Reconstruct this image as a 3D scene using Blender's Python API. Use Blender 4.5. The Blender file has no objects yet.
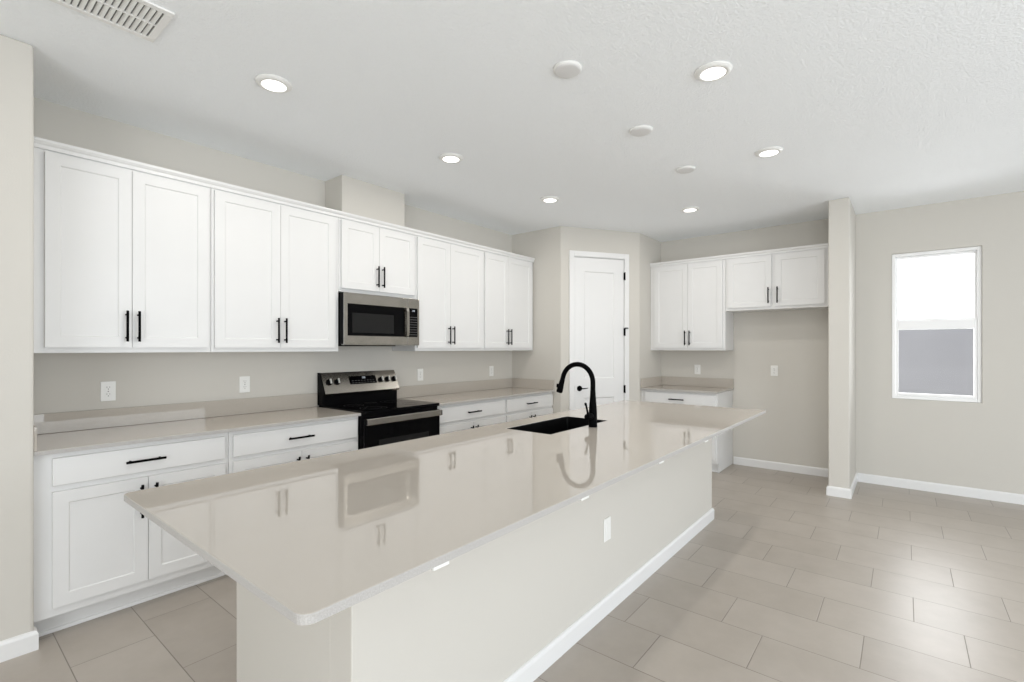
import bpy, bmesh, math, random
from mathutils import Vector, Matrix
random.seed(4)
PI = math.pi
S = bpy.context.scene
COL = S.collection

# ------------------------------------------------------------------ camera, world, light, exposure
cam_d = bpy.data.cameras.new('camera')
cam = bpy.data.objects.new('camera', cam_d); COL.objects.link(cam)
cam_d.sensor_fit = 'HORIZONTAL'; cam_d.sensor_width = 36.0
cam_d.lens = 485.14 / 1024 * 36.0
cam_d.shift_y = 7.3 / 1024
cam_d.clip_start = 0.02
cam.location = (0, 0, 1.397)
cam.rotation_euler = (PI / 2, 0, math.radians(38.93) - PI / 2)
S.camera = cam

S.view_settings.view_transform = 'Standard'
S.view_settings.look = 'None'
S.view_settings.gamma = 1.0
S.view_settings.use_curve_mapping = False
S.view_settings.exposure = 0.12

W = bpy.data.worlds.new('sky'); S.world = W; W.use_nodes = True
bg = W.node_tree.nodes['Background']
bg.inputs[0].default_value = (0.93, 0.96, 1.0, 1)
bg.inputs[1].default_value = 1.1

def area(name, loc, rot, sx, sy, power, colr=(1, 1, 1)):
    d = bpy.data.lights.new(name, 'AREA'); d.shape = 'RECTANGLE'; d.size = sx; d.size_y = sy
    d.energy = power; d.color = colr
    o = bpy.data.objects.new(name, d); COL.objects.link(o)
    o.location = loc; o.rotation_euler = rot
    return o
# daylight from patio doors and window, plus added fill from behind the camera
area('daylight_patio_doors', (1.5, -4.25, 1.25), (PI / 2, 0, 0), 5.0, 2.3, 132, (0.875, 0.945, 1.0))
area('unseen_rear_fill', (-3.05, -1.2, 1.23), (PI / 2, 0, -PI / 2), 3.6, 2.36, 96, (0.96, 0.99, 1.0))  # unseen lamp added behind the camera to brighten faces turned this way
area('unseen_upward_fill', (-5.2, -1.2, 0.05), (math.radians(180 - 32), 0, -PI / 2), 6.0, 3.0, 50, (0.97, 0.985, 1.0))  # upturned lamp added low and out of view to lift the ceiling
area('daylight_window', (6.44, -0.235, 1.62), (PI / 2, 0, PI / 2), 0.6, 1.4, 19, (0.97, 0.985, 1.0))
S.cycles.max_bounces = 14
S.cycles.diffuse_bounces = 9
S.cycles.glossy_bounces = 5
S.cycles.sample_clamp_indirect = 6.0
S.cycles.use_denoising = True
S.cycles.denoising_input_passes = 'RGB_ALBEDO_NORMAL'
S.cycles.denoising_prefilter = 'ACCURATE'

# ------------------------------------------------------------------ materials
def lin(c):
    return tuple(((v / 255) / 12.92 if v / 255 <= 0.04045 else ((v / 255 + 0.055) / 1.055) ** 2.4) for v in c)

def mat(name, col, rough=0.5, metal=0.0, bump=None, spec=0.5, mottled=None, coat=0.0, emit=None):
    """bump: (scale, strength, distance); mottled: (scale, colour, amount)"""
    m = bpy.data.materials.new(name); m.use_nodes = True
    nt = m.node_tree; b = nt.nodes['Principled BSDF']
    b.inputs['Base Color'].default_value = (*col, 1)
    b.inputs['Roughness'].default_value = rough
    b.inputs['Metallic'].default_value = metal
    b.inputs['Specular IOR Level'].default_value = spec
    b.inputs['Coat Weight'].default_value = coat
    if emit:
        b.inputs['Emission Color'].default_value = (*emit[0], 1); b.inputs['Emission Strength'].default_value = emit[1]
    tc = nt.nodes.new('ShaderNodeTexCoord')
    if mottled:
        n = nt.nodes.new('ShaderNodeTexNoise'); n.inputs['Scale'].default_value = mottled[0]; n.inputs['Detail'].default_value = 4
        nt.links.new(tc.outputs['Object'], n.inputs['Vector'])
        r = nt.nodes.new('ShaderNodeValToRGB'); r.color_ramp.elements[0].position = 0.38; r.color_ramp.elements[1].position = 0.66
        r.color_ramp.elements[0].color = (*col, 1)
        r.color_ramp.elements[1].color = (*[c + (d - c) * mottled[2] for c, d in zip(col, mottled[1])], 1)
        nt.links.new(n.outputs['Fac'], r.inputs['Fac']); nt.links.new(r.outputs['Color'], b.inputs['Base Color'])
    if bump:
        n = nt.nodes.new('ShaderNodeTexNoise'); n.inputs['Scale'].default_value = bump[0]; n.inputs['Detail'].default_value = 3
        nt.links.new(tc.outputs['Object'], n.inputs['Vector'])
        bp = nt.nodes.new('ShaderNodeBump'); bp.inputs['Strength'].default_value = bump[1]; bp.inputs['Distance'].default_value = bump[2]
        nt.links.new(n.outputs['Fac'], bp.inputs['Height']); nt.links.new(bp.outputs['Normal'], b.inputs['Normal'])
    return m

M = {}
M['wall'] = mat('greige_wall_paint', (0.60, 0.578, 0.535), 0.75, bump=(140, 0.10, 0.004), spec=0.25)
M['ceiling'] = mat('white_ceiling_texture', (0.915, 0.94, 0.96), 0.9, bump=(90, 0.40, 0.010), spec=0.1)
M['trim'] = mat('white_trim_paint', (0.765, 0.765, 0.765), 0.35)
M['cabinet'] = mat('white_cabinet_paint', (0.715, 0.715, 0.712), 0.38, mottled=(3, (0.73, 0.73, 0.727), 1), spec=0.4)
M['quartz'] = mat('beige_quartz', (0.435, 0.396, 0.348), 0.012, mottled=(700, (0.60, 0.56, 0.51), 0.55))
M['quartz_edge'] = mat('honed_quartz_edge', (0.385, 0.37, 0.352), 0.5, mottled=(320, (0.475, 0.46, 0.445), 1), spec=0.3)
M['black'] = mat('matte_black_metal', (0.002, 0.002, 0.0022), 0.5, spec=0.03)
M['sink'] = mat('black_composite', (0.004, 0.004, 0.0043), 0.30, bump=(300, 0.05, 0.002), spec=0.12)
M['blackglass'] = mat('black_glass', (0.002, 0.002, 0.0025), 0.04, spec=0.08)
M['blackenamel'] = mat('black_enamel', (0.003, 0.003, 0.0035), 0.22, spec=0.06)
M['darkglass'] = mat('smoked_window_glass', (0.016, 0.016, 0.016), 0.12, spec=0.12)
M['steel'] = mat('brushed_stainless_steel', (0.37, 0.355, 0.325), 0.25, 1.0, mottled=(9, (0.42, 0.40, 0.37), 1))
M['alloy'] = mat('pale_aluminium', (0.80, 0.79, 0.77), 0.35, 0.6)
M['plate'] = mat('white_plastic', (0.82, 0.82, 0.80), 0.3)
M['slot'] = mat('grey_slot', (0.22, 0.21, 0.20), 0.6)
M['ventdark'] = mat('dark_duct', (0.2, 0.2, 0.2), 0.8)
M['vinyl'] = mat('white_window_vinyl', (0.88, 0.88, 0.88), 0.35)
M['lens'] = mat('lit_lens', (0.9, 0.9, 0.9), 0.5, emit=((1.0, 0.97, 0.93), 2.5))
M['led'] = mat('lit_display', (0.1, 0.1, 0.1), 0.5, emit=((0.8, 0.9, 1.0), 0.55))
M['keys'] = mat('grey_keypad_print', (0.09, 0.09, 0.09), 0.5)
M['marks'] = mat('dark_grey_print', (0.022, 0.022, 0.022), 0.3, spec=0.1)
M['stucco'] = mat('grey_stucco', (0.40, 0.395, 0.425), 0.9, bump=(120, 0.12, 0.01), mottled=(1.2, (0.43, 0.425, 0.45), 1))
M['ground'] = mat('pale_gravel', (0.5, 0.48, 0.45), 0.95, bump=(40, 0.5, 0.02))
M['shoe'] = M['trim']

def glass_mat():
    m = bpy.data.materials.new('clear_glass'); m.use_nodes = True
    nt = m.node_tree; nt.nodes.clear()
    o = nt.nodes.new('ShaderNodeOutputMaterial'); mx = nt.nodes.new('ShaderNodeMixShader')
    t = nt.nodes.new('ShaderNodeBsdfTransparent'); g = nt.nodes.new('ShaderNodeBsdfGlossy')
    g.inputs['Roughness'].default_value = 0.0; fr = nt.nodes.new('ShaderNodeFresnel'); fr.inputs['IOR'].default_value = 1.35
    nt.links.new(fr.outputs[0], mx.inputs[0]); nt.links.new(t.outputs[0], mx.inputs[1]); nt.links.new(g.outputs[0], mx.inputs[2])
    nt.links.new(mx.outputs[0], o.inputs['Surface'])
    return m
M['glass'] = glass_mat()

def tile_mat():
    """12x24 porcelain tile, long side across the room, one-third stagger, thin grout."""
    m = bpy.data.materials.new('porcelain_floor_tile'); m.use_nodes = True
    nt = m.node_tree; N = nt.nodes; L = nt.links; b = N['Principled BSDF']
    geo = N.new('ShaderNodeNewGeometry'); sep = N.new('ShaderNodeSeparateXYZ'); L.new(geo.outputs['Position'], sep.inputs[0])
    def mth(op, a, c=None, d=None):
        n = N.new('ShaderNodeMath'); n.operation = op
        for i, v in enumerate((a, c, d)):
            if v is None: continue
            if isinstance(v, (int, float)): n.inputs[i].default_value = v
            else: L.new(v, n.inputs[i])
        return n.outputs[0]
    PX, PY = 0.309, 0.575
    rx = mth('DIVIDE', mth('SUBTRACT', sep.outputs[0], 0.436), PX)
    row = mth('FLOOR', rx); fx = mth('SUBTRACT', rx, row)
    md = mth('FLOORED_MODULO', row, 3.0)
    # offsets for rows 0,1,2: -.04, +.15, -.225
    off = mth('ADD', mth('MULTIPLY', mth('COMPARE', md, 1.0, 0.1), 0.19), mth('MULTIPLY', mth('COMPARE', md, 2.0, 0.1), -0.188))
    ry = mth('DIVIDE', mth('SUBTRACT', mth('ADD', sep.outputs[1], 0.04), off), PY)
    colm = mth('FLOOR', ry); fy = mth('SUBTRACT', ry, colm)
    ex = mth('MULTIPLY', mth('MINIMUM', fx, mth('SUBTRACT', 1.0, fx)), PX)
    ey = mth('MULTIPLY', mth('MINIMUM', fy, mth('SUBTRACT', 1.0, fy)), PY)
    e = mth('MINIMUM', ex, ey)
    mr = N.new('ShaderNodeMapRange'); mr.inputs['From Min'].default_value = 0.0012; mr.inputs['From Max'].default_value = 0.0026
    L.new(e, mr.inputs['Value'])
    cmb = N.new('ShaderNodeCombineXYZ'); L.new(row, cmb.inputs[0]); L.new(colm, cmb.inputs[1])
    wn = N.new('ShaderNodeTexWhiteNoise'); wn.noise_dimensions = '3D'; L.new(cmb.outputs[0], wn.inputs['Vector'])
    ns = N.new('ShaderNodeTexNoise'); ns.inputs['Scale'].default_value = 5; ns.inputs['Detail'].default_value = 5; ns.inputs['Roughness'].default_value = 0.62
    vadd = N.new('ShaderNodeVectorMath'); vadd.operation = 'MULTIPLY_ADD'
    L.new(wn.outputs['Color'], vadd.inputs[0]); vadd.inputs[1].default_value = (8, 8, 8); L.new(geo.outputs['Position'], vadd.inputs[2])
    L.new(vadd.outputs[0], ns.inputs['Vector'])
    val = mth('ADD', mth('MULTIPLY', ns.outputs['Fac'], 0.7), mth('MULTIPLY', wn.outputs['Value'], 0.3))
    r = N.new('ShaderNodeValToRGB'); r.color_ramp.elements[0].position = 0.25; r.color_ramp.elements[1].position = 0.75
    r.color_ramp.elements[0].color = (0.365, 0.325, 0.284, 1); r.color_ramp.elements[1].color = (0.44, 0.398, 0.353, 1)
    L.new(val, r.inputs['Fac'])
    mx = N.new('ShaderNodeMixRGB'); mx.inputs[1].default_value = (0.21, 0.185, 0.155, 1)
    L.new(mr.outputs[0], mx.inputs[0]); L.new(r.outputs['Color'], mx.inputs[2]); L.new(mx.outputs[0], b.inputs['Base Color'])
    b.inputs['Roughness'].default_value = 0.34
    bp = N.new('ShaderNodeBump'); bp.inputs['Strength'].default_value = 0.35; bp.inputs['Distance'].default_value = 0.003
    L.new(mth('ADD', mr.outputs[0], mth('MULTIPLY', ns.outputs['Fac'], 0.25)), bp.inputs['Height']); L.new(bp.outputs['Normal'], b.inputs['Normal'])
    return m
M['tile'] = tile_mat()

# ------------------------------------------------------------------ helpers
def box(bm, x0, x1, y0, y1, z0, z1, bev=0.0, seg=2):
    mtx = Matrix.Translation(((x0 + x1) / 2, (y0 + y1) / 2, (z0 + z1) / 2)) @ Matrix.Diagonal((abs(x1 - x0), abs(y1 - y0), abs(z1 - z0), 1))
    g = bmesh.ops.create_cube(bm, size=1.0, matrix=mtx)
    if bev > 0:
        ed = list({e for v in g['verts'] for e in v.link_edges})
        bmesh.ops.bevel(bm, geom=ed, offset=bev, segments=seg, profile=0.5, affect='EDGES', clamp_overlap=True)

def prism(bm, poly, axis, a0, a1):
    """poly in the two other axes (cyclic order), extruded along axis from a0 to a1"""
    def P(p, a):
        if axis == 'x': return (a, p[0], p[1])
        if axis == 'y': return (p[0], a, p[1])
        return (p[0], p[1], a)
    A = [bm.verts.new(P(p, a0)) for p in poly]; B = [bm.verts.new(P(p, a1)) for p in poly]
    n = len(poly); bm.faces.new(A); bm.faces.new(B[::-1])
    for i in range(n): bm.faces.new((A[i], B[i], B[(i + 1) % n], A[(i + 1) % n]))
    bmesh.ops.recalc_face_normals(bm, faces=bm.faces[:])

def lathe(bm, prof, mtx=None, n=40):
    """prof: (r, z) list, revolved around z"""
    mtx = mtx or Matrix()
    rings = []
    for r, z in prof:
        if r < 1e-6: rings.append([bm.verts.new(mtx @ Vector((0, 0, z)))])
        else: rings.append([bm.verts.new(mtx @ Vector((r * math.cos(2 * PI * i / n), r * math.sin(2 * PI * i / n), z))) for i in range(n)])
    fs = []
    for a, b in zip(rings, rings[1:]):
        for i in range(n):
            j = (i + 1) % n
            if len(a) == 1 and len(b) == 1: continue
            if len(a) == 1: fs.append(bm.faces.new((a[0], b[i], b[j])))
            elif len(b) == 1: fs.append(bm.faces.new((a[i], a[j], b[0])))
            else: fs.append(bm.faces.new((a[i], a[j], b[j], b[i])))
    for f in fs: f.smooth = True
    bmesh.ops.recalc_face_normals(bm, faces=fs)

def tube(bm, pts, rad, n=20):
    pts = [Vector(p) for p in pts]
    if not isinstance(rad, (list, tuple)): rad = [rad] * len(pts)
    t0 = (pts[1] - pts[0]).normalized(); u = t0.orthogonal().normalized(); rings = []
    for i, p in enumerate(pts):
        a = pts[max(i - 1, 0)]; c = pts[min(i + 1, len(pts) - 1)]; t = (c - a).normalized()
        u = (u - t * u.dot(t)).normalized(); w = t.cross(u)
        rings.append([bm.verts.new(p + (u * math.cos(2 * PI * k / n) + w * math.sin(2 * PI * k / n)) * rad[i]) for k in range(n)])
    fs = []
    for a, b in zip(rings, rings[1:]):
        for k in range(n):
            f = bm.faces.new((a[k], a[(k + 1) % n], b[(k + 1) % n], b[k])); f.smooth = True; fs.append(f)
    fs.append(bm.faces.new(rings[0][::-1])); fs.append(bm.faces.new(rings[-1]))
    bmesh.ops.recalc_face_normals(bm, faces=fs)

def obj(name, bm, m, parent=None, loc=None):
    me = bpy.data.meshes.new(name); bm.to_mesh(me); bm.free()
    o = bpy.data.objects.new(name, me); COL.objects.link(o); me.materials.append(M[m] if isinstance(m, str) else m)
    if parent: o.parent = parent
    if loc: o.location = loc
    return o

def one(name, m, parent, *args, **kw):
    bm = bmesh.new(); box(bm, *args, **kw); return obj(name, bm, m, parent)

def struct(name, bm, m, parent=None):
    o = obj(name, bm, m, parent)
    if not parent: o['kind'] = 'structure'
    return o

def tag(o, label, cat, group=None):
    o['label'] = label; o['category'] = cat
    if group: o['group'] = group
    return o

def thing(name, label, cat, loc=(0, 0, 0), rotz=0.0, group=None):
    o = bpy.data.objects.new(name, None); COL.objects.link(o); o.empty_display_size = 0.1
    o.location = loc; o.rotation_euler = (0, 0, rotz)
    return tag(o, label, cat, group)

def dup(root, loc, label):
    r = root.copy(); COL.objects.link(r); r.location = loc; r['label'] = label
    for ch in list(root.children):
        c = ch.copy(); COL.objects.link(c); c.parent = r
        for g in list(ch.children):
            d = g.copy(); COL.objects.link(d); d.parent = c
    return r

# ------------------------------------------------------------------ key planes (metres; camera at the origin's plumb line)
YW, YS = 3.789, 3.135          # kitchen wall, face of the wall stub on the left
XW = 6.244                     # far wall
ZC = 2.803                     # ceiling
XL, XR = 0.357, 4.690          # ends of the kitchen run
YR, XB = -4.2, -3.0            # right wall, wall behind the camera
P0, P1 = Vector((4.690, 3.070)), Vector((5.575, 2.506))   # pantry's angled wall
CT = 0.914

# ------------------------------------------------------------------ structure
bm = bmesh.new(); box(bm, XB - .2, XW + .2, YR - .2, YW + .2, -0.1, 0.0); struct('floor', bm, 'tile')
bm = bmesh.new(); box(bm, XB - .2, XW + .2, YR - .2, YW + .2, ZC, ZC + 0.1); struct('ceiling', bm, 'ceiling')
bm = bmesh.new(); box(bm, XL - .1, XW + .15, YW, YW + .15, 0, ZC); struct('wall_left', bm, 'wall')
bm = bmesh.new(); box(bm, XB, XL, YS, YW + .15, 0, ZC, 0.012); struct('wall_left_stub', bm, 'wall')
# far wall with the window opening
WY0, WY1, WZ0, WZ1 = -0.566, 0.096, 0.888, 2.352
bm = bmesh.new()
box(bm, XW, XW + .15, WY1, YW, 0, ZC); box(bm, XW, XW + .15, YR, WY0, 0, ZC)
box(bm, XW, XW + .15, WY0, WY1, 0, WZ0); box(bm, XW, XW + .15, WY0, WY1, WZ1, ZC)
struct('wall_far', bm, 'wall')
# right wall with patio doors, wall behind the camera with an opening added for light (both out of view)
bm = bmesh.new()
box(bm, XB, -1.0, YR - .15, YR, 0, ZC); box(bm, 4.0, XW, YR - .15, YR, 0, ZC); box(bm, -1.0, 4.0, YR - .15, YR, 2.42, ZC)
struct('wall_right', bm, 'wall')
bm = bmesh.new()
box(bm, XB - .15, XB, YR, -3.0, 0, ZC); box(bm, XB - .15, XB, 0.6, YW, 0, ZC)
box(bm, XB - .15, XB, -3.0, 0.6, 2.42, ZC)
struct('wall_near', bm, 'wall')
# pantry: short wall, angled wall with the door opening, return wall
D = (P1 - P0).normalized(); NW = Vector((-D.y, D.x)); PL = (P1 - P0).length; PR = math.atan2(D.y, D.x)
bm = bmesh.new(); box(bm, XR, XR + .1, P0.y, YW, 0, ZC); struct('wall_pantry_left', bm, 'wall')
bm = bmesh.new(); box(bm, P1.x, XW, P1.y, P1.y + .1, 0, ZC); struct('wall_pantry_right', bm, 'wall')
bm = bmesh.new()
DX0, DX1, DZ = 0.162, 0.840, 2.474
box(bm, 0, DX0, 0, .1, 0, ZC); box(bm, DX1, PL, 0, .1, 0, ZC); box(bm, DX0, DX1, 0, .1, DZ, ZC)
o = struct('wall_pantry_angled', bm, 'wall'); o.location = (P0.x, P0.y, 0); o.rotation_euler = (0, 0, PR)
# column beside the refrigerator alcove
CX, CY0, CY1 = 5.478, 0.392, 0.559
bm = bmesh.new(); box(bm, CX, XW, CY0, CY1, 0, ZC, 0.008); struct('wall_column', bm, 'wall')
# boxed vent chase above the microwave cabinet
bm = bmesh.new(); box(bm, 2.188, 2.822, 3.535, YW, 2.475, ZC, 0.004); struct('wall_chase', bm, 'wall')

def skirting(name, pts, parent=None):
    """moulded board along a polyline with mitred corners; the room lies to the right of the walking direction"""
    bm = bmesh.new(); P = [Vector(p) for p in pts]
    prof = [(0.0004, 0.0005), (.014, 0.0005), (.014, .074), (.011, .083), (.006, .089), (0.0004, .091)]
    rings = []
    for i, p in enumerate(P):
        dirs = []
        if i > 0: dirs.append((p - P[i - 1]).normalized())
        if i < len(P) - 1: dirs.append((P[i + 1] - p).normalized())
        ns = [Vector((d.y, -d.x)) for d in dirs]
        m = ns[0] if len(ns) == 1 else (ns[0] + ns[1]) / (1 + ns[0].dot(ns[1]))
        rings.append([bm.verts.new((p.x + m.x * q, p.y + m.y * q, z)) for q, z in prof])
    k = len(prof)
    for A, B in zip(rings, rings[1:]):
        for i in range(k): bm.faces.new((A[i], B[i], B[(i + 1) % k], A[(i + 1) % k]))
    bm.faces.new(rings[0]); bm.faces.new(rings[-1][::-1])
    bmesh.ops.recalc_face_normals(bm, faces=bm.faces[:])
    return struct(name, bm, 'trim') if not parent else obj(name, bm, 'trim', parent)
t = .014
skirting('baseboard_left', [(XB, YS), (XL, YS), (XL, YS + .05)])
skirting('baseboard_alcove', [(XW, 1.598), (XW, CY1 + t)])
skirting('baseboard_column', [(XW, CY1), (CX, CY1), (CX, CY0), (XW, CY0)])
skirting('baseboard_far', [(XW, CY0 - t), (XW, YR)])

# pantry door: slab, casing, hinges, lever
dr = bpy.data.objects.new('door_1', None); COL.objects.link(dr); dr['kind'] = 'structure'
dr.location = (P0.x, P0.y, 0); dr.rotation_euler = (0, 0, PR)
bm = bmesh.new()
cw = .062
for x0, x1, z0, z1 in ((DX0 - cw + .006, DX0 + .006, 0.0, DZ + cw - .006), (DX1 - .006, DX1 + cw - .006, 0.0, DZ + cw - .006), (DX0 + .006, DX1 - .006, DZ - .006, DZ + cw - .006)):
    box(bm, x0, x1, -.017, -.0005, z0, z1, 0.004)
obj('door_casing', bm, 'trim', dr)
bm = bmesh.new()
sx0, sx1 = DX0 + .012, DX1 - .012
box(bm, DX0 + .0005, sx0 - .003, .0, .0995, 0, DZ - .012); box(bm, sx1 + .003, DX1 - .0005, .0, .0995, 0, DZ - .012); box(bm, DX0 + .0005, DX1 - .0005, .0, .0995, DZ - .0115, DZ - .0005)
obj('door_jamb', bm, 'trim', dr)
def panel_door(bm, x0, x1, z0, z1, yf, th, panels, mold=.014, depth=.009):
    """slab with recessed moulded panels in its front face (front at yf, back at yf+th)"""
    xs = sorted({x0, x1, *[p[0] for p in panels], *[p[1] for p in panels]})
    zs = sorted({z0, z1, *[p[2] for p in panels], *[p[3] for p in panels]})
    vs = {(x, z): bm.verts.new((x, yf, z)) for x in xs for z in zs}
    pf = []
    for i in range(len(xs) - 1):
        for j in range(len(zs) - 1):
            f = bm.faces.new((vs[xs[i], zs[j]], vs[xs[i + 1], zs[j]], vs[xs[i + 1], zs[j + 1]], vs[xs[i], zs[j + 1]]))
            if any(p[0] <= xs[i] and xs[i + 1] <= p[1] and p[2] <= zs[j] and zs[j + 1] <= p[3] for p in panels): pf.append(f)
    be = [e for e in bm.edges if e.is_boundary]
    ext = bmesh.ops.extrude_edge_only(bm, edges=be)
    for v in [g for g in ext['geom'] if isinstance(g, bmesh.types.BMVert)]: v.co.y = yf + th
    be = [e for e in bm.edges if e.is_boundary]
    bmesh.ops.contextual_create(bm, geom=be)
    for f in pf:
        bmesh.ops.inset_individual(bm, faces=[f], thickness=mold, depth=0.0)
        for v in f.verts: v.co.y = yf + depth
    bmesh.ops.recalc_face_normals(bm, faces=bm.faces[:])
bm = bmesh.new()
panel_door(bm, sx0, sx1, 0.012, DZ - .016, 0.002, .035, [(sx0 + .132, sx1 - .128, 1.045, 2.30), (sx0 + .132, sx1 - .128, .19, .82)], .016, .01)
slab = obj('door_slab', bm, 'trim', dr)
for zc in (2.262, 1.594, 0.908):
    bm = bmesh.new(); box(bm, sx1 - .002, sx1 + .013, -.0215, -.001, zc - .045, zc + .045, .003)
    tube(bm, [(sx1 + .006, -.022, zc - .048), (sx1 + .006, -.022, zc + .048)], .0065, 12)
    if abs(zc - 1.594) < .01:
        tube(bm, [(sx1 + .006, -.026, zc + .045), (sx1 + .045, -.03, zc + .045)], .006, 10)
    h_ = obj('hinge', bm, 'black', dr); h_['label'] = 'black door hinge'
bm = bmesh.new()
kx, kz = 0.240, 0.929
lathe(bm, [(0, 0), (.032, 0), (.032, .006), (.027, .009), (.010, .011), (.010, .045), (0, .045)], Matrix.Translation((kx, .002, kz)) @ Matrix.Rotation(PI / 2, 4, 'X'), 28)
tube(bm, [(kx - .006, -.043, kz), (kx + .03, -.045, kz), (kx + .06, -.046, kz + .002), (kx + .088, -.044, kz + .005)], [.009, .0065, .0055, .004], 14)
h_ = obj('door_handle', bm, 'black', dr); h_['label'] = 'black lever handle'
one('strike_plate', 'black', dr, sx0 - .0035, sx0 + .001, -.0018, .004, kz - .03, kz + .03)

# window: single hung
win = bpy.data.objects.new('window_1', None); COL.objects.link(win); win['kind'] = 'structure'; win.location = (XW, 0, 0)
FX = .022
bm = bmesh.new(); fw = .03
y0, y1, z0, z1 = WY0 + .001, WY1 - .001, WZ0 + .001, WZ1 - .001
for a in ((y0, y0 + fw, z0, z1), (y1 - fw, y1, z0, z1), (y0 + fw, y1 - fw, z0, z0 + fw), (y0 + fw, y1 - fw, z1 - fw, z1)):
    box(bm, FX, FX + .075, *a, .003)
obj('window_frame', bm, 'vinyl', win)
bm = bmesh.new(); a0, a1 = y0 + fw + .001, y1 - fw - .001
zb0, zb1 = z0 + fw + .001, 1.672
sw = .022
for a in ((a0, a0 + sw, zb0, zb1), (a1 - sw, a1, zb0, zb1), (a0 + sw, a1 - sw, zb0, zb0 + .028), (a0 + sw, a1 - sw, zb1 - .088, zb1)):
    box(bm, FX + .006, FX + .034, *a, .003)
low = obj('lower_sash', bm, 'vinyl', win)
one('window_lock', 'vinyl', low, FX - .004, FX + .02, -.26, -.205, zb1 + .0005, zb1 + .012, .003)
bm = bmesh.new(); zt0, zt1 = 1.652, z1 - fw - .001
for a in ((a0, a0 + .016, zt0, zt1), (a1 - .016, a1, zt0, zt1), (a0 + .016, a1 - .016, zt0, zt0 + .04), (a0 + .016, a1 - .016, zt1 - .024, zt1)):
    box(bm, FX + .04, FX + .066, *a, .003)
obj('upper_sash', bm, 'vinyl', win)
bm = bmesh.new(); box(bm, FX + .018, FX + .022, a0 + sw, a1 - sw, zb0 + .028, zb1 - .088); obj('window_pane', bm, 'glass', win)
bm = bmesh.new(); box(bm, FX + .051, FX + .055, a0 + .016, a1 - .016, zt0 + .04, zt1 - .024); obj('window_pane', bm, 'glass', win)

# outdoors seen through the window
bm = bmesh.new(); box(bm, 9.3, 9.5, -7, 7, -.1, 1.83, .01); o = struct('wall_outdoor', bm, 'stucco')
bm = bmesh.new(); box(bm, XW + .16, 30, -15, 15, -.3, -.1); struct('ground_outdoor', bm, 'ground')

# ------------------------------------------------------------------ cabinets
def shaker(w, h, th=.02, rail=.058):
    """door from x 0..w, z 0..h, back at y=0, front at y=-th"""
    bm = bmesh.new()
    panel_door(bm, 0, w, 0, h, -th, th - .0005, [(rail, w - rail, rail, h - rail)], .007, .0055)
    return bm
def slab_front(w, h, th=.02):
    bm = bmesh.new()
    panel_door(bm, 0, w, 0, h, -th, th - .0005, [(.0, w, .0, h)], .006, -.0)
    for v in bm.verts: pass
    return bm
def handle_bm(length, vertical, yf):
    bm = bmesh.new(); s = yf - .032; hl = length / 2
    a = (0, 0, 1) if vertical else (1, 0, 0)
    P = lambda q, y: (a[0] * q, y, a[2] * q)
    tube(bm, [P(-hl, s), P(-hl + .001, s), P(hl - .001, s), P(hl, s)], [.0055, .0065, .0065, .0055], 14)
    for q in (-hl + .022, hl - .022): tube(bm, [P(q, s), P(q, yf + .0005)], .0052, 12)
    return bm
HL = .175
def front(parent, name, x0, x1, z0, z1, hx=None, hz=None, vert=True, flat=False):
    if flat:
        bm = bmesh.new(); box(bm, 0, x1 - x0, -.02, -.0005, 0, z1 - z0, .0035, 2)
    else: bm = shaker(x1 - x0, z1 - z0)
    d = obj(name, bm, 'cabinet', parent, (x0, 0, z0))
    if hx is not None:
        h = obj('handle', handle_bm(HL, vert, -.02), 'black', d, (hx - x0, 0, hz - z0)); h['label'] = 'black bar pull handle'
    return d

def upper_cab(label, loc, rotz, w, d, h, xl, xm, xr, gap=.003, top=.028, bot=.03, group='wall cabinets', hz=None):
    """loc: front-left-bottom corner of the face frame; xl,xm,xr: door edges inside the width"""
    c = thing('wall_cabinet', label, 'cabinet', loc, rotz, group)
    one('cabinet_body', 'cabinet', c, .0005, w - .0005, 0, d, 0, h, .0015)
    hzz = bot + .033 + HL / 2 if hz is None else hz
    front(c, 'door', xl, xm - gap / 2, bot, h - top, xm - gap / 2 - .026, hzz)
    front(c, 'door', xm + gap / 2, xr, bot, h - top, xm + gap / 2 + .026, hzz)
    return c
YF = 3.456; UB = 1.372; UT = 2.44; UD = YW - YF - .002
def ucab(label, X0, X1, xl, xm, xr, zb=UB, **k):
    return upper_cab(label, (X0, YF, zb), 0, X1 - X0, UD, UT - zb, xl - X0, xm - X0, xr - X0, **k)
ucab('white two-door wall cabinet hung farthest left, against the wall stub', XL + .0025, 1.206, .432, .794, 1.186)
ucab('white two-door wall cabinet directly left of the microwave, tall', 1.207, 2.107, 1.224, 1.645, 2.072)
ucab('short white two-door wall cabinet right above the microwave', 2.108, 2.874, 2.126, 2.478, 2.857, zb=1.845, bot=.028)
ucab('white two-door wall cabinet directly right of the microwave, tall', 2.875, 3.785, 2.893, 3.300, 3.768)
ucab('white two-door wall cabinet at the right end of the range wall, beside the pantry', 3.786, 4.672, 3.804, 4.185, 4.63)

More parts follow.
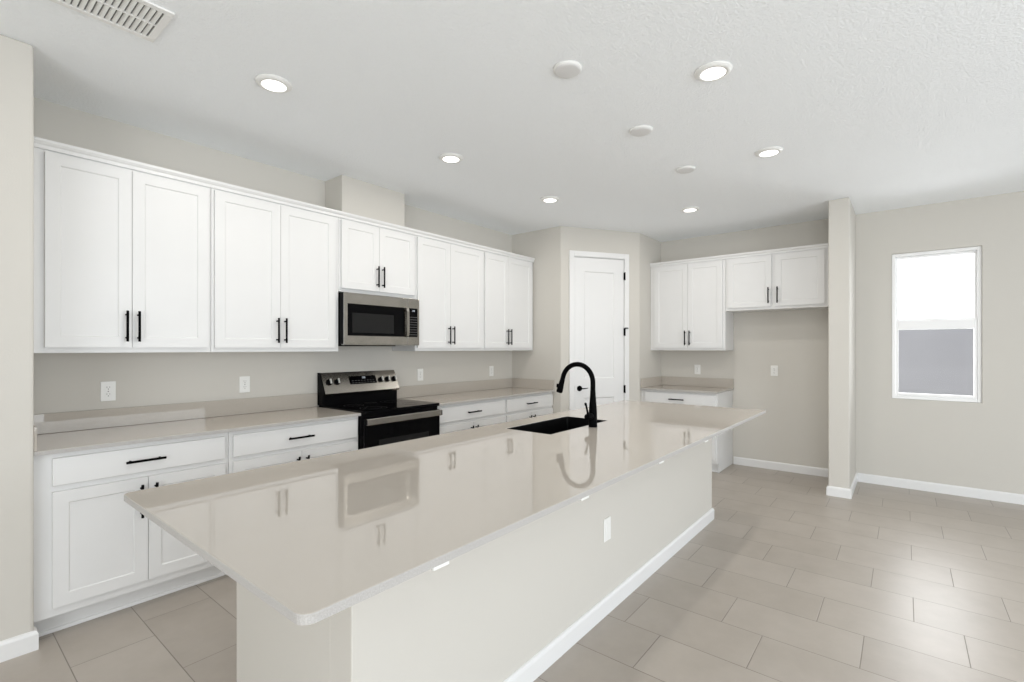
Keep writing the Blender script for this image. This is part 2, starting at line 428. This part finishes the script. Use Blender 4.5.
def crown(name, x0, x1, y, yb, rot=None, loc=None, left=False, right=True):
    """two-step trim on the cabinet tops, along local x, front facing -y"""
    bm = bmesh.new()
    prof = [(0, -.015), (-.010, -.015), (-.010, .004), (-.016, .010), (-.022, .020), (-.022, .033), (0, .033)]
    prism(bm, [(y + p[0], UT + p[1]) for p in prof], 'x', x0 - (.02 if left else 0), x1 + (.02 if right else 0))
    if right: box(bm, x1 + .0008, x1 + .02, y, yb, UT - .012, UT + .0325)
    if left: box(bm, x0 - .02, x0 - .0008, y, yb, UT - .012, UT + .0325)
    box(bm, x0, x1, y - .001, yb, UT + .001, UT + .0325)
    o = struct(name, bm, 'cabinet')
    if loc: o.location = loc; o.rotation_euler = (0, 0, rot)
    return o
crown('trim_1', XL + .003, 4.665, YF - .001, YW - .003)

# right-hand run, facing -X: local x -> -Y, local y -> +X
XFU = 5.905; R90 = -PI / 2
def rcab(label, Ya, Yb, yl, ym, yr, zb=UB, **k):
    return upper_cab(label, (XFU, Ya, zb), R90, Ya - Yb, XW - XFU - .002, UT - zb, Ya - yl, Ya - ym, Ya - yr, **k)
rcab('white two-door wall cabinet over the small counter in the far corner', 2.505, 1.602, 2.448, 2.03, 1.632)
rcab('short wide white two-door wall cabinet above the empty refrigerator alcove', 1.601, .565, 1.573, 1.106, .632, zb=1.825, bot=.03, gap=.036)
crown('trim_2', 0, 2.505 - .565, -.001, XW - XFU - .003, R90, (XFU, 2.505, 0), right=False)

def base_cab(label, loc, rotz, w, d, spans, end=False):
    """loc: face-frame left-bottom at floor; spans: list of (drawer x0,x1, door split)"""
    c = thing('base_cabinet', label, 'cabinet', loc, rotz, 'base cabinets')
    bm = bmesh.new()
    box(bm, .0005, w - .0005, 0, d, .105, CT - .0215, .001); box(bm, .0005, w - (.0195 if end else .0005), .075, d, 0.001, .105)
    if end: box(bm, w - .019, w - .0005, .06, d, .001, .106)
    obj('cabinet_body', bm, 'cabinet', c)
    bm = bmesh.new(); prism(bm, [(.075, .001), (.064, .001), (.064, .010), (.067, .016), (.075, .019)], 'x', .0005, w - .0005)
    obj('shoe_moulding', bm, 'trim', c)
    for x0, x1, xm in spans:
        front(c, 'drawer', x0, x1, 0.734, .868, (x0 + x1) / 2 - .016, .801, vert=False, flat=True)
        front(c, 'door', x0, xm - .0015, .150, .706, xm - .032, .706 - .033 - HL / 2)
        front(c, 'door', xm + .0015, x1, .150, .706, xm + .032, .706 - .033 - HL / 2)
    return c
YB = 3.187; BD = YW - YB - .002
def bcab(label, X0, X1, a, b, c):
    return base_cab(label, (X0, YB, 0), 0, X1 - X0, BD, [(a - X0, b - X0, c - X0)])
bcab('white base cabinet with one drawer at the far left, beside the wall stub', XL + .003, 1.208, .424, 1.184, .802)
bcab('white base cabinet with one drawer directly left of the range', 1.209, 2.108, 1.230, 2.092, 1.66)
bcab('white base cabinet with one drawer directly right of the range', 2.873, 3.826, 2.892, 3.809, 3.34)
bcab('white base cabinet with one drawer in the corner beside the pantry', 3.827, XR - .001, 3.845, 4.676, 4.255)
c = base_cab('white base cabinet with one drawer standing alone beside the refrigerator alcove', (5.632, 2.506, 0), R90, 2.506 - 1.612, XW - 5.632 - .002, [(.05, .874, .462)], end=True)

# ------------------------------------------------------------------ countertops
def slab_bm(x0, x1, y0, y1, z0, z1, r=(0, 0, 0, 0), hole=None, bev=.003):
    """rounded-corner slab (radii: x0y0, x1y0, x1y1, x0y1) with an optional rectangular hole"""
    bm = bmesh.new(); pts = []
    for (cx, cy, a0, rr) in ((x0, y0, PI, r[0]), (x1, y0, 1.5 * PI, r[1]), (x1, y1, 0, r[2]), (x0, y1, .5 * PI, r[3])):
        if rr == 0: pts.append((cx, cy)); continue
        ox = cx + (rr if cx == x0 else -rr); oy = cy + (rr if cy == y0 else -rr)
        for k in range(7): a = a0 + PI / 2 * k / 6; pts.append((ox + rr * math.cos(a), oy + rr * math.sin(a)))
    loops = [pts]
    if hole:
        hx0, hx1, hy0, hy1, hr = hole; hp = []
        for (cx, cy, a0) in ((hx0, hy0, PI), (hx1, hy0, 1.5 * PI), (hx1, hy1, 0), (hx0, hy1, .5 * PI)):
            ox = cx + (hr if cx == hx0 else -hr); oy = cy + (hr if cy == hy0 else -hr)
            for k in range(5): a = a0 + PI / 2 * k / 4; hp.append((ox + hr * math.cos(a), oy + hr * math.sin(a)))
        loops.append(hp)
    eds = []
    for lp in loops:
        vs = [bm.verts.new((x, y, z1)) for x, y in lp]
        eds += [bm.edges.new((vs[i], vs[(i + 1) % len(vs)])) for i in range(len(vs))]
    g = bmesh.ops.triangle_fill(bm, edges=eds, use_beauty=True)
    fs = [f for f in g['geom'] if isinstance(f, bmesh.types.BMFace)]
    bmesh.ops.recalc_face_normals(bm, faces=fs)
    if fs[0].normal.z < 0: bmesh.ops.reverse_faces(bm, faces=fs)
    rim = [e for e in bm.edges if e.is_boundary]
    ex = bmesh.ops.extrude_face_region(bm, geom=fs)
    for v in [q for q in ex['geom'] if isinstance(q, bmesh.types.BMVert)]: v.co.z = z0
    bmesh.ops.recalc_face_normals(bm, faces=bm.faces[:])
    if bev:
        top = [e for e in bm.edges if all(abs(v.co.z - z1) < 1e-6 for v in e.verts) and any(abs(f.normal.z) < .5 for f in e.link_faces)]
        bmesh.ops.bevel(bm, geom=top, offset=bev, segments=2, profile=.5, affect='EDGES')
    for f in bm.faces:
        f.material_index = 0 if abs(f.normal.z) > .9 else 1
    return bm
def edged(o): o.data.materials.append(M['quartz_edge']); return o
TH = .02; YC = 3.151; BS = 1.028
def counter(label, x0, x1, sides):
    c = thing('countertop', label, 'countertop', (x0, YW, CT - TH), 0, 'perimeter countertops')
    w = x1 - x0; d = YW - YC
    edged(obj('counter_slab', slab_bm(0, w, -d, -.001, 0, TH), 'quartz', c))
    one('backsplash', 'quartz', c, 0, w, -.021, -.001, TH + .0005, BS - CT + TH, .002)
    if 'l' in sides: one('side_splash', 'quartz', c, 0.0, .012, -d + .006, -.0215, TH + .0005, BS - CT + TH, .002)
    if 'r' in sides: one('side_splash', 'quartz', c, w - .02, w, -d + .006, -.0215, TH + .0005, BS - CT + TH, .002)
counter('beige quartz counter run left of the range, with low backsplash', XL + .001, 2.1085, 'l')
counter('beige quartz counter run right of the range, ending at the pantry wall', 2.872, XR - .001, 'r')
c = thing('countertop', 'small beige quartz counter in the far corner beside the refrigerator alcove', 'countertop', (XW, P1.y, CT - TH), R90, 'perimeter countertops')
dd = XW - 5.595; ww = P1.y - 1.600
edged(obj('counter_slab', slab_bm(.001, ww, -dd, -.001, 0, TH), 'quartz', c))
one('backsplash', 'quartz', c, .001, ww, -.021, -.001, TH + .0005, BS - CT + TH, .002)
one('side_splash', 'quartz', c, .001, .021, -dd + .006, -.0215, TH + .0005, BS - CT + TH, .002)

# ------------------------------------------------------------------ island
IX0, IX1, IY0, IY1 = .440, 4.200, .838, 2.026
BX0, BX1, BY0, BY1 = .787, 4.118, 1.222, 2.003
isl = thing('kitchen_island', 'long painted kitchen island base standing in the middle of the tiled floor', 'kitchen island', (BX0, BY0, 0))
w, d = BX1 - BX0, BY1 - BY0
hz = CT - TH - .001
bm = bmesh.new(); box(bm, 0, w, 0, .115, .001, hz, .004)
box(bm, 0, .10, .112, d, .001, hz, .004); box(bm, w - .10, w, .112, d, .001, hz, .004)
obj('island_wall', bm, 'wall', isl)
bm = bmesh.new(); box(bm, .10, w - .10, d - .06, d - .02, .105, hz); box(bm, .10, w - .10, d - .10, d - .06, .001, .106)
obj('cabinet_face', bm, 'cabinet', isl)
for i in range(4):
    q = .115 + i * .776
    bm = shaker(.77, .70); dd_ = obj('door', bm, 'cabinet', isl, (q + .77, d - .0195, .15)); dd_.rotation_euler = (0, 0, PI)
skirting('baseboard', [(0, d), (0, 0), (w, 0), (w, d)], isl)
for X in (.772, 1.434, 2.106, 2.748):
    xx = X + .012 - BX0
    bm = bmesh.new(); y = .846 - BY0
    box(bm, xx - .025, xx + .025, y, -.002, hz - .012, hz - .0005, .001)
    b_ = obj('support_bracket', bm, 'plate', isl); b_['label'] = 'flat white bracket under the overhang'

SX0, SX1, SY0, SY1 = 2.252, 2.935, 1.543, 1.870
it = obj('island_countertop', slab_bm(IX0 - IX0, IX1 - IX0, 0, IY1 - IY0, 0, TH, (.028, .012, .012, .028), (SX0 - IX0, SX1 - IX0, SY0 - IY0, SY1 - IY0, .004)), 'quartz', None, (IX0, IY0, CT - TH))
edged(it); tag(it, 'long glossy beige quartz island top with overhanging end and sink cutout', 'countertop')
# sink
sk = thing('kitchen_sink', 'black rectangular undermount sink set in the island top', 'sink', ((SX0 + SX1) / 2, (SY0 + SY1) / 2, CT - TH - .215))
hx, hy = (SX1 - SX0) / 2 - .0012, (SY1 - SY0) / 2 - .0012
bm = bmesh.new()
def ring(hx, hy, r, z):
    vs = []
    for (sx, sy, a0) in ((-1, -1, PI), (1, -1, 1.5 * PI), (1, 1, 0), (-1, 1, .5 * PI)):
        for k in range(6):
            a = a0 + PI / 2 * k / 5; vs.append(bm.verts.new((sx * (hx - r) + r * math.cos(a), sy * (hy - r) + r * math.sin(a), z)))
    return vs
rs = [ring(hx, hy, .003, .2325), ring(hx - .004, hy - .004, .005, .2335), ring(hx - .006, hy - .006, .012, .229), ring(hx - .010, hy - .010, .022, .03), ring(hx - .016, hy - .016, .025, .016), ring(hx - .034, hy - .034, .03, .012),
      ring(.05, .05, .045, .006)]
for a, b in zip(rs, rs[1:]):
    for i in range(24): bm.faces.new((a[i], a[(i + 1) % 24], b[(i + 1) % 24], b[i]))
bm.faces.new(rs[-1])
out = [ring(hx, hy, .003, .206), ring(hx - .001, hy - .001, .02, .2), ring(hx - .004, hy - .004, .03, .0)]
for a, b in zip([rs[0]] + out, out):
    for i in range(24): bm.faces.new((a[i], b[i], b[(i + 1) % 24], a[(i + 1) % 24]))
bm.faces.new(out[-1][::-1])
bmesh.ops.recalc_face_normals(bm, faces=bm.faces[:])
obj('basin', bm, 'sink', sk)
bm = bmesh.new(); lathe(bm, [(0, .008), (.02, .008), (.036, .012), (.042, .0125), (.044, .0075), (.044, .0065)], None, 28); obj('drain', bm, 'steel', sk)
# faucet
fx, fy = 2.632, 1.487
fa = thing('faucet', 'tall matte black gooseneck faucet standing behind the island sink', 'faucet', (fx, fy, CT + .0005))
bm = bmesh.new(); lathe(bm, [(0, 0), (.0265, 0), (.0265, .004), (.0255, .08), (.0245, .1), (.0215, .14), (.0175, .19), (.0150, .235), (0, .235)], None, 32); obj('faucet_body', bm, 'black', fa)
bm = bmesh.new()
R = .110; zc = .272; pts = [(0, 0, .23), (0, 0, .25)]
for k in range(0, 25): a = PI * k / 24 * .93; pts.append((0, R - R * math.cos(a), zc + R * math.sin(a)))
e = Vector(pts[-1]); dirv = (Vector(pts[-1]) - Vector(pts[-2])).normalized()
pts.append(tuple(e + dirv * .02))
tube(bm, pts, [.0155] + [.0152] * (len(pts) - 1), 22); obj('spout', bm, 'black', fa)
bm = bmesh.new(); e = Vector(pts[-1]); dv = Vector((0, .30, -1)).normalized()
tube(bm, [e - dirv * .012, e + dv * .006, e + dv * .03, e + dv * .06, e + dv * .080, e + dv * .082], [.0150, .0165, .0175, .0205, .0205, .017], 22)
sp = obj('spray_head', bm, 'black', fa)
bm = bmesh.new(); p = e + dv * .036
tube(bm, [p + Vector((-.0, -.0, .012)) + Vector((-.012, .016, 0)), p + Vector((-.012, .018, -.012))], .008, 12); obj('spray_button', bm, 'black', sp)
bm = bmesh.new(); tube(bm, [(-.012, 0, .068), (-.03, 0, .068), (-.070, 0, .068), (-.076, 0, .068)], [.0185, .0185, .0185, .016], 22)
tube(bm, [(-.062, 0, .076), (-.064, 0, .095), (-.074, 0.002, .13), (-.082, .004, .150), (-.083, .004, .154)], [.0075, .006, .006, .0078, .0055], 14)
obj('lever_handle', bm, 'black', fa)

# ------------------------------------------------------------------ range
RX0, RX1 = 2.1135, 2.8675
rg = thing('range', 'freestanding electric range with black glass top and stainless control panel', 'range', ((RX0 + RX1) / 2, YW - .01, 0))
hw = (RX1 - RX0) / 2; yo = YW - .01
Y = lambda v: v - yo
one('range_body', 'blackenamel', rg, -hw + .001, hw - .001, Y(3.145), Y(3.775), .03, .9, .003)
for sx in (-1, 1):
    for yy in (3.18, 3.70):
        bm = bmesh.new(); lathe(bm, [(0, 0.0005), (.018, .0005), (.018, .008), (.009, .012), (.009, .031), (0, .031)], Matrix.Translation((sx * (hw - .05), Y(yy), 0)), 16); obj('foot', bm, 'black', rg)
ct_ = one('cooktop', 'blackglass', rg, -hw, hw, Y(3.119), Y(3.70), .9005, .926, .004)
bm = bmesh.new()
for (bx, by, rr) in ((-.19, 3.27, .105), (.19, 3.27, .085), (-.19, 3.54, .08), (.19, 3.54, .10), (0, 3.58, .05)):
    for r0 in (rr, rr * .62):
        lathe(bm, [(r0 - .0022, .9262), (r0 - .0022, .9265), (r0, .9265), (r0, .9262)], Matrix.Translation((bx, Y(by), 0)), 40)
obj('burner_marking', bm, 'marks', ct_)
od = one('oven_door', 'blackglass', rg, -hw + .003, hw - .003, Y(3.114), Y(3.1445), .235, .872, .004)
one('oven_window', 'darkglass', od, -.25, .25, Y(3.1132), Y(3.1145), .40, .70)
bm = bmesh.new(); box(bm, -hw + .002, hw - .008, Y(3.082), Y(3.098), .822, .872, .005)
for sx in (-1, 1): box(bm, sx * (hw - .035) - .018, sx * (hw - .035) + .018, Y(3.094), Y(3.1145), .832, .862, .003)
h_ = obj('oven_handle', bm, 'steel', od); h_['label'] = 'wide flat stainless door handle'
for sx in (-1, 1):
    one('handle_end_cap', 'blackenamel', h_, sx * (hw - .004) - .003, sx * (hw - .004) + .003, Y(3.083), Y(3.105), .826, .868, .002)
one('storage_drawer', 'blackenamel', rg, -hw + .003, hw - .003, Y(3.118), Y(3.1445), .045, .228, .004)
one('rear_riser', 'blackenamel', rg, -hw + .012, hw - .002, Y(3.702), Y(3.778), .9005, 1.008, .002)
bm = bmesh.new()
q0, q1 = (3.672, 1.022), (3.752, 1.192)
prism(bm, [(Y(q0[0]), q0[1]), (Y(q1[0]), q1[1]), (Y(3.778), 1.192), (Y(3.778), 1.0085), (Y(3.684), 1.0085)], 'x', -hw + .011, hw + .002)
bmesh.ops.bevel(bm, geom=[e for e in bm.edges if abs(e.verts[0].co.z - e.verts[1].co.z) < 1e-4], offset=.003, segments=2, profile=.5, affect='EDGES')
cp = obj('control_panel', bm, 'steel', rg)
for sx in (-1,):
    bm = bmesh.new(); xa = -hw if sx < 0 else hw - .0035
    prism(bm, [(Y(q0[0] - .002), 1.02), (Y(q1[0] - .002), 1.194), (Y(3.779), 1.194), (Y(3.779), .927), (Y(3.703), .927), (Y(3.70), 1.004)], 'x', xa, xa + (.0105 if sx < 0 else .0035)); obj('end_cap', bm, 'blackenamel', rg)
up = Vector((0, q1[0] - q0[0], q1[1] - q0[1])); pl = up.length; up.normalize(); nrm = Vector((0, -up.z, up.y))
def onpanel(x, s): return Vector((x, Y(q0[0]), q0[1])) + up * s
PM = lambda x, s: Matrix.Translation(onpanel(x, s)) @ Matrix(((1, 0, 0, 0), (0, up.y, nrm.y, 0), (0, up.z, nrm.z, 0), (0, 0, 0, 1)))
xm = (RX0 + RX1) / 2
for X in (2.180, 2.254, 2.692, 2.764, 2.838):
    m = PM(X - xm, .100)
    bm = bmesh.new(); lathe(bm, [(0, 0.0004), (.026, .0004), (.026, .004), (.0215, .007), (.020, .022), (.018, .025), (0, .025)], m, 28); k_ = obj('knob', bm, 'blackenamel', rg)
    bm = bmesh.new(); box(bm, -.006, .006, -.020, .020, .0252, .040, .003); bmesh.ops.transform(bm, matrix=m, verts=bm.verts[:]); obj('knob_grip', bm, 'alloy', k_)
bm = bmesh.new(); box(bm, -.135, .135, -.037, .037, .0003, .004, .002); bmesh.ops.transform(bm, matrix=PM(2.508 - xm, .108), verts=bm.verts[:]); ds = obj('display_panel', bm, 'blackglass', cp)
bm = bmesh.new()
def seg7(bm, x, y, h, m, segs):
    wd = h * .5; tk = h * .16
    for s_ in segs:
        b = {'a': (0, wd, h - tk, h), 'd': (0, wd, 0, tk), 'g': (0, wd, h / 2 - tk / 2, h / 2 + tk / 2), 'f': (0, tk, h / 2, h), 'e': (0, tk, 0, h / 2), 'b': (wd - tk, wd, h / 2, h), 'c': (wd - tk, wd, 0, h / 2)}[s_]
        n0 = len(bm.verts); box(bm, x + b[0], x + b[1], y + b[2], y + b[3], .0041, .0045)
for i, sg in enumerate(('bc', 'abged', 'abcdef')):
    seg7(bm, -.012 + i * .014, .012, .016, None, sg)
bmesh.ops.transform(bm, matrix=PM(2.508 - xm, .108), verts=bm.verts[:]); obj('clock_digits', bm, 'led', ds)
bm = bmesh.new()
for r_ in range(2):
    for cc in range(8): box(bm, -.115 + cc * .03, -.098 + cc * .03, -.028 + r_ * .02, -.024 + r_ * .02, .0041, .0044)
bmesh.ops.transform(bm, matrix=PM(2.508 - xm, .108), verts=bm.verts[:]); obj('touch_keys', bm, 'keys', ds)

# ------------------------------------------------------------------ over-the-range microwave
MZ0, MZ1 = 1.429, 1.835
mw = thing('microwave', 'stainless over-range microwave with black glass door hung under the short cabinet', 'microwave', (xm, YW - .003, MZ0))
ym = YW - .003; Y2 = lambda v: v - ym; H = MZ1 - MZ0
one('microwave_body', 'blackenamel', mw, -hw, hw, Y2(3.3965), 0, .0, H, .002)
dx1 = 2.737 - xm
dr_ = one('microwave_door', 'steel', mw, -hw, dx1 - .001, Y2(3.388), Y2(3.396), .002, H - .001, .0012)
gl = one('door_glass', 'blackglass', dr_, 2.146 - xm, 2.706 - xm, Y2(3.3868), Y2(3.3895), .068, .322, .001)
one('door_window', 'darkglass', gl, 2.186 - xm, 2.588 - xm, Y2(3.3859), Y2(3.3872), .092, .25)
bm = bmesh.new(); hx0, hx1 = 2.708 - xm, 2.734 - xm
pts_ = [(hx0 + .013, Y2(3.386), .060), (hx0 + .013, Y2(3.360), .075), (hx0 + .013, Y2(3.350), .12), (hx0 + .013, Y2(3.347), .195), (hx0 + .013, Y2(3.350), .27), (hx0 + .013, Y2(3.360), .315), (hx0 + .013, Y2(3.386), .330)]
prof_ = [(Y2(3.3855), .066), (Y2(3.366), .074), (Y2(3.360), .10), (Y2(3.357), .195), (Y2(3.360), .29), (Y2(3.366), .316), (Y2(3.3855), .324), (Y2(3.3855), .312), (Y2(3.376), .306), (Y2(3.370), .285), (Y2(3.367), .195), (Y2(3.370), .105), (Y2(3.376), .084), (Y2(3.3855), .078)]
prism(bm, prof_, 'x', hx0, hx1)
h_ = obj('door_handle', bm, 'steel', dr_); h_['label'] = 'curved vertical stainless handle'
pn = one('control_panel', 'steel', mw, dx1 + .001, hw, Y2(3.388), Y2(3.396), .002, H - .001, .0012)
kp = one('keypad', 'blackglass', pn, 2.742 - xm, 2.848 - xm, Y2(3.3868), Y2(3.3895), .068, .322, .001)
bm = bmesh.new()
for r_ in range(8):
    for cc in range(4): box(bm, 2.753 - xm + cc * .023, 2.768 - xm + cc * .023, Y2(3.3863), Y2(3.3869), .085 + r_ * .022, .091 + r_ * .022)
obj('key_legend', bm, 'keys', kp)
bm = bmesh.new()
for i, sg in enumerate(('bc', 'abged', 'abcdef')):
    tmp = bmesh.new(); 
    wd, h7, tk = .007, .014, .0022; x = 2.783 - xm + i * .012; z = .292
    for s_ in sg:
        b = {'a': (0, wd, h7 - tk, h7), 'd': (0, wd, 0, tk), 'g': (0, wd, h7 / 2 - tk / 2, h7 / 2 + tk / 2), 'f': (0, tk, h7 / 2, h7), 'e': (0, tk, 0, h7 / 2), 'b': (wd - tk, wd, h7 / 2, h7), 'c': (wd - tk, wd, 0, h7 / 2)}[s_]
        box(bm, x + b[0], x + b[1], Y2(3.3862), Y2(3.3869), z + b[2], z + b[3])
    tmp.free()
obj('clock_digits', bm, 'led', kp)
one('grease_filter', 'blackenamel', mw, -hw + .04, hw - .22, Y2(3.44), Y2(3.70), -.014, -.0005, .004)
one('vent_grille', 'steel', mw, -hw, hw, Y2(3.389), Y2(3.424), -.006, .0015, .001)

# ------------------------------------------------------------------ outlets
def outlet(label, loc, rotz, kind='duplex'):
    """back of the plate at local y=0, facing -y, centred on loc"""
    t_ = thing('wall_outlet', label, 'outlet', loc, rotz, 'wall outlets')
    one('cover_plate', 'plate', t_, -.037, .037, -.0065, -.0005, -.06, .06, .003)
    if kind == 'duplex':
        for zc in (-.021, .021):
            bm = bmesh.new(); box(bm, -.0165, .0165, -.0085, -.006, zc - .0145, zc + .0145, .003); r_ = obj('receptacle', bm, 'plate', t_)
            bm = bmesh.new(); box(bm, -.008, -.0055, -.0088, -.008, zc + .0, zc + .009); box(bm, .0055, .008, -.0088, -.008, zc + .001, zc + .008)
            tube(bm, [(0, -.0088, zc - .007), (0, -.008, zc - .007)], .003, 10); s_ = obj('slots', bm, 'slot', r_)
        bm = bmesh.new(); tube(bm, [(0, -.0075, 0), (0, -.006, 0)], .0032, 12); obj('screw', bm, 'slot', t_)
    else:
        one('rocker_insert', 'plate', t_, -.0165, .0165, -.0085, -.006, -.0335, .0335, .002)
    return t_
outlet('white wall outlet leftmost above the left counter, under the first cabinet', (.756, YW, 1.134), 0)
outlet('white wall outlet above the left counter, just left of the range', (1.546, YW, 1.130), 0)
outlet('white wall outlet above the counter just right of the range', (3.218, YW, 1.131), 0)
outlet('white wall outlet above the right counter, close to the pantry corner', (4.300, YW, 1.129), 0)
outlet('white wall outlet above the small corner counter on the far wall', (XW, 2.029, 1.13), R90)
outlet('white wall outlet inside the empty refrigerator alcove', (XW, 1.160, 1.138), R90)
outlet('white outlet low on the long side of the island', (2.309, BY0, .442), 0, 'rocker')

# ------------------------------------------------------------------ ceiling fittings
def ceiling_light(label, x, y):
    t_ = thing('ceiling_light', label, 'ceiling light', (x, y, ZC), 0, 'lit disc ceiling lights')
    bm = bmesh.new(); lathe(bm, [(.0602, -.0125), (.0606, -.0155), (.074, -.0145), (.088, -.006), (.0905, -.0005), (.0602, -.0005), (.0602, -.012)], None, 44); obj('trim_ring', bm, 'plate', t_)
    bm = bmesh.new(); lathe(bm, [(0, -.0150), (.045, -.0148), (.0600, -.0142), (.0600, -.0125), (0, -.0125)], None, 44); obj('light_lens', bm, 'lens', t_)
    ld = bpy.data.lights.new('lamp_light', 'AREA'); ld.shape = 'DISK'; ld.size = .118; ld.energy = 6.0; ld.color = (1.0, 0.95, 0.88)
    lo = bpy.data.objects.new('lamp_light', ld); COL.objects.link(lo); lo.parent = t_; lo.location = (0, 0, -.0165)
    return t_
L0 = ceiling_light('round lit ceiling light nearest the left wall cabinets, leftmost of all', 1.208, 2.598)
L0['group'] = 'lit disc ceiling lights'
for lb, x, y in (('round lit ceiling light in front of the microwave, second in the left row', 2.499, 2.596),
                 ('round lit ceiling light at the far end of the left row, before the pantry corner', 3.779, 2.592),
                 ('large round lit ceiling light nearest the camera on the right', 2.553, .752),
                 ('round lit ceiling light second in the right row, above the island end', 3.848, .750),
                 ('small round lit ceiling light in front of the far corner cabinets', 4.938, 1.679)):
    dup(L0, (x, y, ZC), lb)
def blank(label, x, y):
    t_ = thing('ceiling_cover_plate', label, 'cover plate', (x, y, ZC), 0, 'blank ceiling covers over the island')
    bm = bmesh.new(); lathe(bm, [(0, -.0165), (.055, -.0165), (.062, -.0155), (.066, -.012)], None, 40); obj('cover_face', bm, 'cabinet', t_)
    bm = bmesh.new(); lathe(bm, [(.066, -.012), (.071, -.008), (.074, -.0005), (.05, -.0005), (.05, -.011), (.066, -.0118)], None, 40); obj('cover_rim', bm, 'plate', t_)
    return t_
B0 = blank('unlit round white ceiling cover nearest the camera, largest of three', 2.073, 1.315)
dup(B0, (2.953, 1.318, ZC), 'unlit round white ceiling cover, middle of the three above the island')
dup(B0, (3.814, 1.330, ZC), 'unlit round white ceiling cover farthest from the camera, smallest of three')

vt = thing('ceiling_vent', 'white louvred air vent in the ceiling above the left cabinets', 'vent', (.48, 2.523, ZC))
VX0, VX1, VY0, VY1 = -.20, .185, -.118, .118
bm = bmesh.new(); f_ = .03
for a in ((VX0 - f_, VX1 + f_, VY0 - f_, VY0), (VX0 - f_, VX1 + f_, VY1, VY1 + f_), (VX0 - f_, VX0, VY0, VY1), (VX1, VX1 + f_, VY0, VY1)):
    box(bm, *a, -.010, -.0005, .003)
box(bm, VX0, VX1, -.004, .004, -.010, -.002)
obj('vent_frame', bm, 'plate', vt)
one('duct_backing', 'ventdark', vt, VX0, VX1, VY0, VY1, -.0018, -.0006)
k = 0; x = VX0 + .010
while x < VX1 - .004:
    for ya, yb in ((VY0 + .001, -.0045), (.0045, VY1 - .001)):
        bm = bmesh.new()
        prism(bm, [(x - .007, -.0030), (x - .005, -.0024), (x + .0075, -.0098), (x + .0060, -.0108)], 'y', ya, yb)
        obj('slat', bm, 'plate', vt)
    x += .0212
